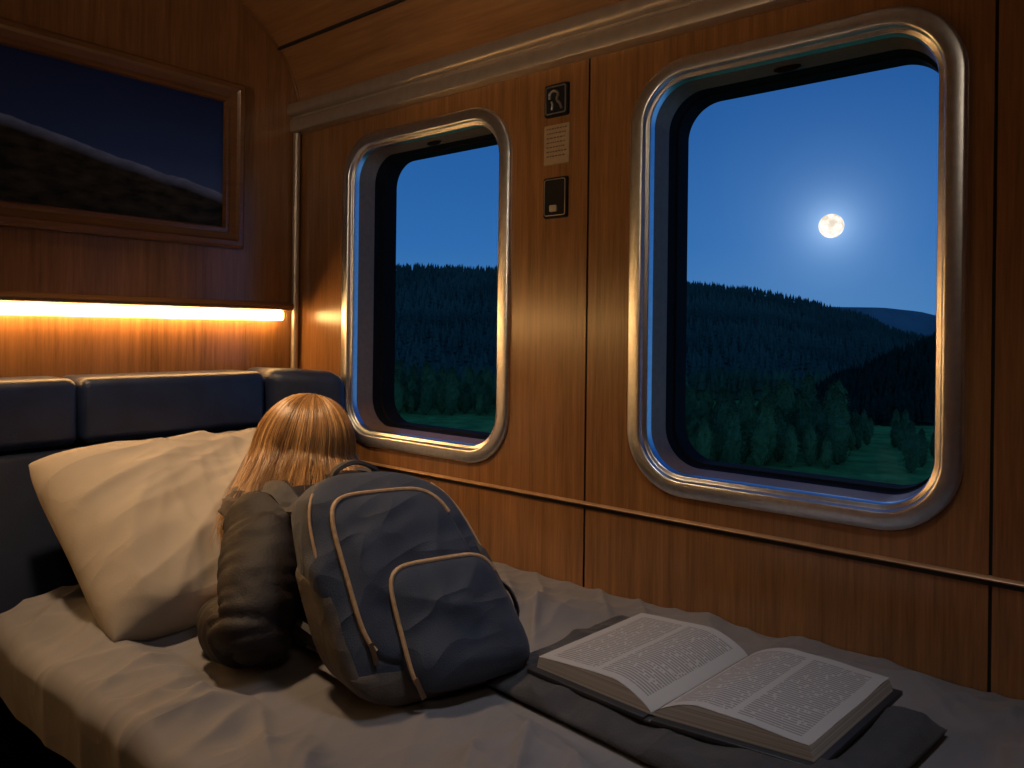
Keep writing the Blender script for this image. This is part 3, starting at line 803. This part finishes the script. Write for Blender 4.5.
up_, rim = pocket('upper_pocket', -.002, .54, .134, .355, .014, .004, m_pack, bp_, .42)
v, f = tube(arc(rim, 20, 220), .0042, 8); mesh('zip', v, f, m_pipe, up_)
fp_, rim2 = pocket('front_pocket', .044, .315, .128, .250, .030, .014, m_pack2, bp_, .38)
v, f = tube(arc(rim2, 20, 215), .0042, 8); mesh('zip', v, f, m_pipe, fp_)
for sg in (-1, 1):
    v, f = tube([PP(sg * wh(t) * sfun(t) * .97, front(wh(t) * sfun(t) * .97, t) + .003, t) for t in [i / 40 for i in range(6, 37)]], .0028, 8); mesh('piping', v, f, m_pipe, bp_)
def pull(p, dv, parent):
    p = p + bn * .004
    v, f = ribbon([p, p + dv * .012, p + dv * .03, p + dv * .036], lambda q: q - bn, .009, .003); mesh('zip_pull', v, f, m_pull, parent)
pull(rim2[int(205 / 360 * 100)], (-ba + br * .15).normalized(), fp_); pull(rim[int(212 / 360 * 100)], (-ba).normalized(), up_)
hp = catmull([PP(-.045, .02, .960), PP(-.038, .030, 1.015), PP(0, .034, 1.05), PP(.038, .030, 1.015), PP(.045, .02, .960)], 8)
v, f = ribbon(hp, lambda q: PP(0, .02, .9), .022, .006); mesh('carry_handle', v, f, m_strap, bp_, 50)
tcn = lambda q: Vector((1.03, 1.38, .69))
for s in (-1, 1):
    sp_ = SH[s]; inn = (CH - sp_) * .22
    path = catmull([PP(s * .085, -.004, .88), sp_ + inn + Vector((0, -.075, .072)), sp_ + inn + Vector((0, -.015, .098)), sp_ + inn + Vector((0, .06, .076)), sp_ + inn * .6 + Vector((0, .100, -.02)), sp_ + Vector((0, .02, -.11)), PP(s * .15, .0, .16)], 8)
    v, f = ribbon(path, tcn, .045, .010); mesh('shoulder_strap', v, f, m_strap, bp_, 50)
path = catmull([PP(.172, .11, .42), PP(.192, .125, .36), PP(.200, .12, .27), PP(.188, .11, .19)], 6)
v, f = ribbon(path, lambda q: PP(0, .1, .3), .016, .003); mesh('side_strap', v, f, m_strap, bp_, 50)

# ------------------------------------------------------------------ outside
def at(px, depth, z):
    l = (px - 512) / F; p = FWD * depth + RGT * l * depth; return Vector((p.x, p.y, z))
def interp(tb, x):
    if x <= tb[0][0]: return tb[0][1]
    for (a, b_), (c, d) in zip(tb, tb[1:]):
        if x <= c:
            t = (x - a) / (c - a); t = t * t * (3 - 2 * t) * .5 + t * .5; return b_ + (d - b_) * t
    return tb[-1][1]
ZG = -18.8
gr = mesh('ground', [at(-600, 2, ZG), at(-600, 1400, ZG), at(1900, 1400, ZG), at(1900, 2, ZG)], [(0, 1, 2, 3)], m_meadow)
struct(gr, 'grassy valley meadow outside the windows', 'ground')
TA = [(100, 262), (390, 266), (505, 266), (600, 271), (690, 279), (745, 284), (800, 294), (850, 306), (905, 326), (960, 342), (1200, 350)]
def hillA(px, s):
    dp = 230 + 370 * s; zr = CAMZ + 600 * (331 - interp(TA, px)) / F - 4
    ss = s if s <= 1 else 1 - (s - 1) * .6
    z = ZG + (zr - ZG) * (ss ** .9) + 4 * nz(px * .02, s * 4, 1.) * min(1, s * 2) * (1 - min(1, s) * .8)
    return at(px, dp, z)
TB = [(740, 412), (790, 394), (850, 366), (900, 344), (945, 325), (1000, 305), (1200, 275)]
def hillB(px, s):
    dp = 168 + 60 * s; zr = max(ZG - 1.5, CAMZ + 228 * (331 - interp(TB, px)) / F - 3)
    ss = s if s <= 1 else 1 - (s - 1) * .6
    return at(px, dp, ZG - .3 + (zr - ZG) * ss)
def hillmesh(name, fn, p0, p1, np_, ns, smax, mat):
    verts = []; faces = []
    for j in range(ns + 1):
        for i in range(np_ + 1): verts.append(fn(p0 + (p1 - p0) * i / np_, smax * j / ns))
    for j in range(ns):
        for i in range(np_): a = j * (np_ + 1) + i; faces.append((a, a + 1, a + np_ + 2, a + np_ + 1))
    return mesh(name, verts, faces, mat, None, None)
struct(hillmesh('hill', hillA, 100, 1200, 110, 20, 1.3, m_hill), 'long wooded hillside seen through both windows', 'hill')
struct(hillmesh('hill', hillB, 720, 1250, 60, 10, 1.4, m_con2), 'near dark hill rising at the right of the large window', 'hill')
TC = [(500, 304), (800, 303), (880, 303), (915, 306), (945, 312), (1000, 308), (1200, 300)]
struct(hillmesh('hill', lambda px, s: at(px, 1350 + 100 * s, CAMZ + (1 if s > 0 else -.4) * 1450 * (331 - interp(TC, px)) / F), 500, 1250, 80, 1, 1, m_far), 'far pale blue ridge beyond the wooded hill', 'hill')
def forest(name, fn, p0, p1, n, h0, h1, mat, label, smin=.02, smax=1.03, wide=1.):
    verts = []; faces = []; rg = random.Random(5)
    for _ in range(n):
        s = smin + (smax - smin) * rg.random() ** .8; p = fn(rg.uniform(p0, p1), s); h = rg.uniform(h0, h1); r = h * rg.uniform(.17, .25) * wide; a0 = rg.uniform(0, 6)
        for zb, zt, rr in ((.05, .62, 1.), (.35, .85, .72), (.62, 1., .42)):
            b0 = len(verts)
            for q in range(6): verts.append((p.x + r * rr * math.cos(a0 + q * 1.047), p.y + r * rr * math.sin(a0 + q * 1.047), p.z + h * zb))
            verts.append((p.x, p.y, p.z + h * zt))
            for q in range(6): faces.append((b0 + q, b0 + (q + 1) % 6, b0 + 6))
    o = mesh(name, verts, faces, mat, None, None, False, 0, True); tag(o, label, 'forest', None, 'stuff')
forest('conifer_forest', hillA, 250, 1100, 15000, 3.2, 6.5, m_con, 'dense conifer forest covering the long hillside')
forest('valley_wood', lambda px, s: at(px, 226 + 20 * s, ZG), 300, 1000, 900, 5, 10, m_con3, 'dense green wood along the foot of the long hillside', 0, 1)
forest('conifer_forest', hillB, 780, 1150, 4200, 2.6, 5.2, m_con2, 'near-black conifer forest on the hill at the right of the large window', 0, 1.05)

def tree_parts(seed, pointed):
    rg = random.Random(seed); verts = []; faces = []
    def rad(t): return (.5 - .5 * math.cos(math.pi * min(1, (1 - t) * 1.05))) ** .75 * min(1, ((t + .03) / .2) ** .5) if pointed else math.sin(math.pi * min(1, max(0, t + .02)) ** .8) ** .6
    n, m = 16, 16
    for j in range(n + 1):
        t = j / n
        for i in range(m):
            a = 2 * math.pi * i / m; r = .130 * rad(t) * (1 + .6 * nz(math.cos(a) * 2, math.sin(a) * 2 + seed, t * 7)) + .002
            verts.append((r * math.cos(a), r * math.sin(a), .03 + .95 * t))
    for j in range(n):
        for i in range(m): faces.append((j * m + i, j * m + (i + 1) % m, (j + 1) * m + (i + 1) % m, (j + 1) * m + i))
    for _ in range(1500):
        t = rg.random(); a = rg.uniform(0, 6.283); r = .168 * rad(t) * rg.uniform(.6, 1.12) * (1 + .6 * nz(math.cos(a) * 2, math.sin(a) * 2 + seed, t * 7))
        c = Vector((r * math.cos(a), r * math.sin(a), .03 + .97 * t)); u = Vector((rg.gauss(0, 1), rg.gauss(0, 1), rg.gauss(0, 1))).normalized() * .014; w_ = u.orthogonal().normalized() * .011
        b0 = len(verts); verts += [c - u, c + w_, c + u, c - w_]; faces.append((b0, b0 + 1, b0 + 2, b0 + 3))
    return verts, faces
protos = []
for sd, pt in ((1, False), (2, False), (3, False), (4, False), (5, False), (6, False)):
    vF, fF = tree_parts(sd, pt)
    mf = bpy.data.meshes.new('foliage'); mf.from_pydata([tuple(q) for q in vF], [], fF); mf.materials.append(m_fol if sd % 2 else m_fol2)
    vT, fT = tube([Vector((0, 0, -.02)), Vector((.004, 0, .12)), Vector((0, 0, .5))], [.022, .017, .006], 8)
    mt = bpy.data.meshes.new('trunk'); mt.from_pydata([tuple(q) for q in vT], [], fT); mt.materials.append(m_trunk)
    protos.append((mf, mt))
rg = random.Random(21)
spots = []
def scatter(n, p0, p1, d0, d1, h0, h1, gi):
    c = 0
    for _ in range(9000):
        if c >= n: break
        px, dp, h = rg.uniform(p0, p1), rg.uniform(d0, d1), rg.uniform(h0, h1)
        P = at(px, dp, ZG)
        if all((P - at(a, b_, ZG)).length > (h + hh_) * .212 for a, b_, hh_, _g in spots):
            spots.append((px, dp, h, gi)); c += 1
scatter(140, 664, 840, 113, 164, 5.0, 12.0, 0)
scatter(14, 912, 1000, 110, 126, 4, 8, 1)
scatter(18, 846, 912, 130, 158, 3.0, 5.5, 1)
scatter(115, 368, 535, 178, 220, 5, 12.0, 2)
LB = ['pale green leafy tree in the valley row, left half of the large window', 'green leafy tree at the foot of the dark hill, right edge of large window', 'pale green leafy tree in the meadow-edge row outside the smaller window']
GB = ['valley trees outside the large window', 'trees at the foot of the dark hill', 'valley trees outside the smaller window']
for px, dp, h, gi in spots:
    mf, mt = protos[rg.randrange(6)]
    e = empty('tree', at(px, dp, ZG), LB[gi], 'tree', GB[gi]); e.scale = (h,) * 3; e.rotation_euler.z = rg.uniform(0, 6)
    for nm, m_ in (('foliage', mf), ('trunk', mt)):
        o = bpy.data.objects.new(nm, m_); C.objects.link(o); o.parent = e

MD = 2600.; ml = (830 - 512) / F
mp = FWD * MD + RGT * ml * MD + Vector((0, 0, CAMZ + MD * (331 - 222) / F))
bm = bmesh.new(); bmesh.ops.create_uvsphere(bm, u_segments=48, v_segments=32, radius=12.0 / F * MD)
mo = bmfin('moon', bm, m_moon); mo.location = mp; tag(mo, 'bright full moon in the blue night sky', 'moon')

# ------------------------------------------------------------------ world
wd = bpy.data.worlds.new('night_sky'); sc.world = wd; wd.use_nodes = True
nt = wd.node_tree; bg = nt.nodes['Background']
tc = nt.nodes.new('ShaderNodeTexCoord').outputs['Generated']
sp = nt.nodes.new('ShaderNodeSeparateXYZ'); nt.links.new(tc, sp.inputs[0])
sky = ramp(nt, mth(nt, 'MULTIPLY', sp.outputs[2], 2.), [(0, (.060, .202, .455)), (.22, (.027, .143, .415)), (.70, (.009, .080, .30)), (1, (.005, .050, .21))])
dt = nt.nodes.new('ShaderNodeVectorMath'); dt.operation = 'DOT_PRODUCT'
nt.links.new(tc, dt.inputs[0]); md = (mp - Vector((0, 0, CAMZ))).normalized(); dt.inputs[1].default_value = md
ang = mth(nt, 'ARCCOSINE', mth(nt, 'MINIMUM', dt.outputs['Value'], .999999))
h1 = mth(nt, 'MULTIPLY', mth(nt, 'EXPONENT', mth(nt, 'MULTIPLY', ang, -1 / .021)), .62)
h2 = mth(nt, 'MULTIPLY', mth(nt, 'EXPONENT', mth(nt, 'MULTIPLY', ang, -1 / .075)), .14)
hl = mth(nt, 'ADD', h1, h2)
c2 = nt.nodes.new('ShaderNodeCombineXYZ')
for i, kf in enumerate((.54, .77, 1.)): nt.links.new(mth(nt, 'MULTIPLY', hl, kf), c2.inputs[i])
ad = nt.nodes.new('ShaderNodeVectorMath'); ad.operation = 'ADD'
nt.links.new(sky, ad.inputs[0]); nt.links.new(c2.outputs[0], ad.inputs[1])
nt.links.new(ad.outputs[0], bg.inputs[0]); bg.inputs[1].default_value = 1.

# ------------------------------------------------------------------ lights
def area(name, loc, target, sx, sy, power, col, spread=180):
    l = bpy.data.lights.new(name, 'AREA'); l.shape = 'RECTANGLE'; l.size = sx; l.size_y = sy; l.energy = power; l.color = col; l.spread = R(spread)
    o = bpy.data.objects.new(name, l); C.objects.link(o); o.location = loc
    o.rotation_euler = (Vector(target) - Vector(loc)).to_track_quat('-Z', 'Y').to_euler(); return o
area('ceiling_lamp', (.50, 1.60, 2.50), (1.06, 1.70, .6), .15, .15, 5.2, (1, .66, .36), 68)
area('book_fill', (.75, .25, 2.48), (1.10, .62, .55), .25, .25, 1.25, (.96, .96, 1.0), 62)  # unseen fill, tinted cool to suggest moonlight on bed and book
area('wall_fill', (-.3, -.5, 2.3), (1.2, 1.8, 1.4), .4, .4, 1.2, (1, .76, .52), 105)  # added fill without a fixture, lifts the dark wood walls
area('ceiling_fill', (-1.0, .9, 1.6), (1.5, 1.6, 2.26), .4, .12, 1.6, (1, .72, .46), 56)  # added uplight without a fixture, brightens the curved ceiling
sn = bpy.data.lights.new('moonlight', 'SUN'); sn.energy = .12; sn.color = (.75, .85, 1); sn.angle = .03
so_ = bpy.data.objects.new('moonlight', sn); C.objects.link(so_); so_.rotation_euler = (-md).to_track_quat('-Z', 'Y').to_euler()

# ------------------------------------------------------------------ camera
cd = bpy.data.cameras.new('camera'); cd.lens = F / 1024 * 36; cd.sensor_width = 36; cd.shift_y = -53 / 1024; cd.clip_end = 8000; cd.clip_start = .02
cam = bpy.data.objects.new('camera', cd); C.objects.link(cam)
cam.matrix_world = Matrix.Translation((0, 0, CAMZ)) @ Matrix.Rotation(R(-YAW), 4, 'Z') @ Matrix.Rotation(R(90), 4, 'X') @ Matrix.Rotation(R(.7), 4, 'Z')
sc.camera = cam
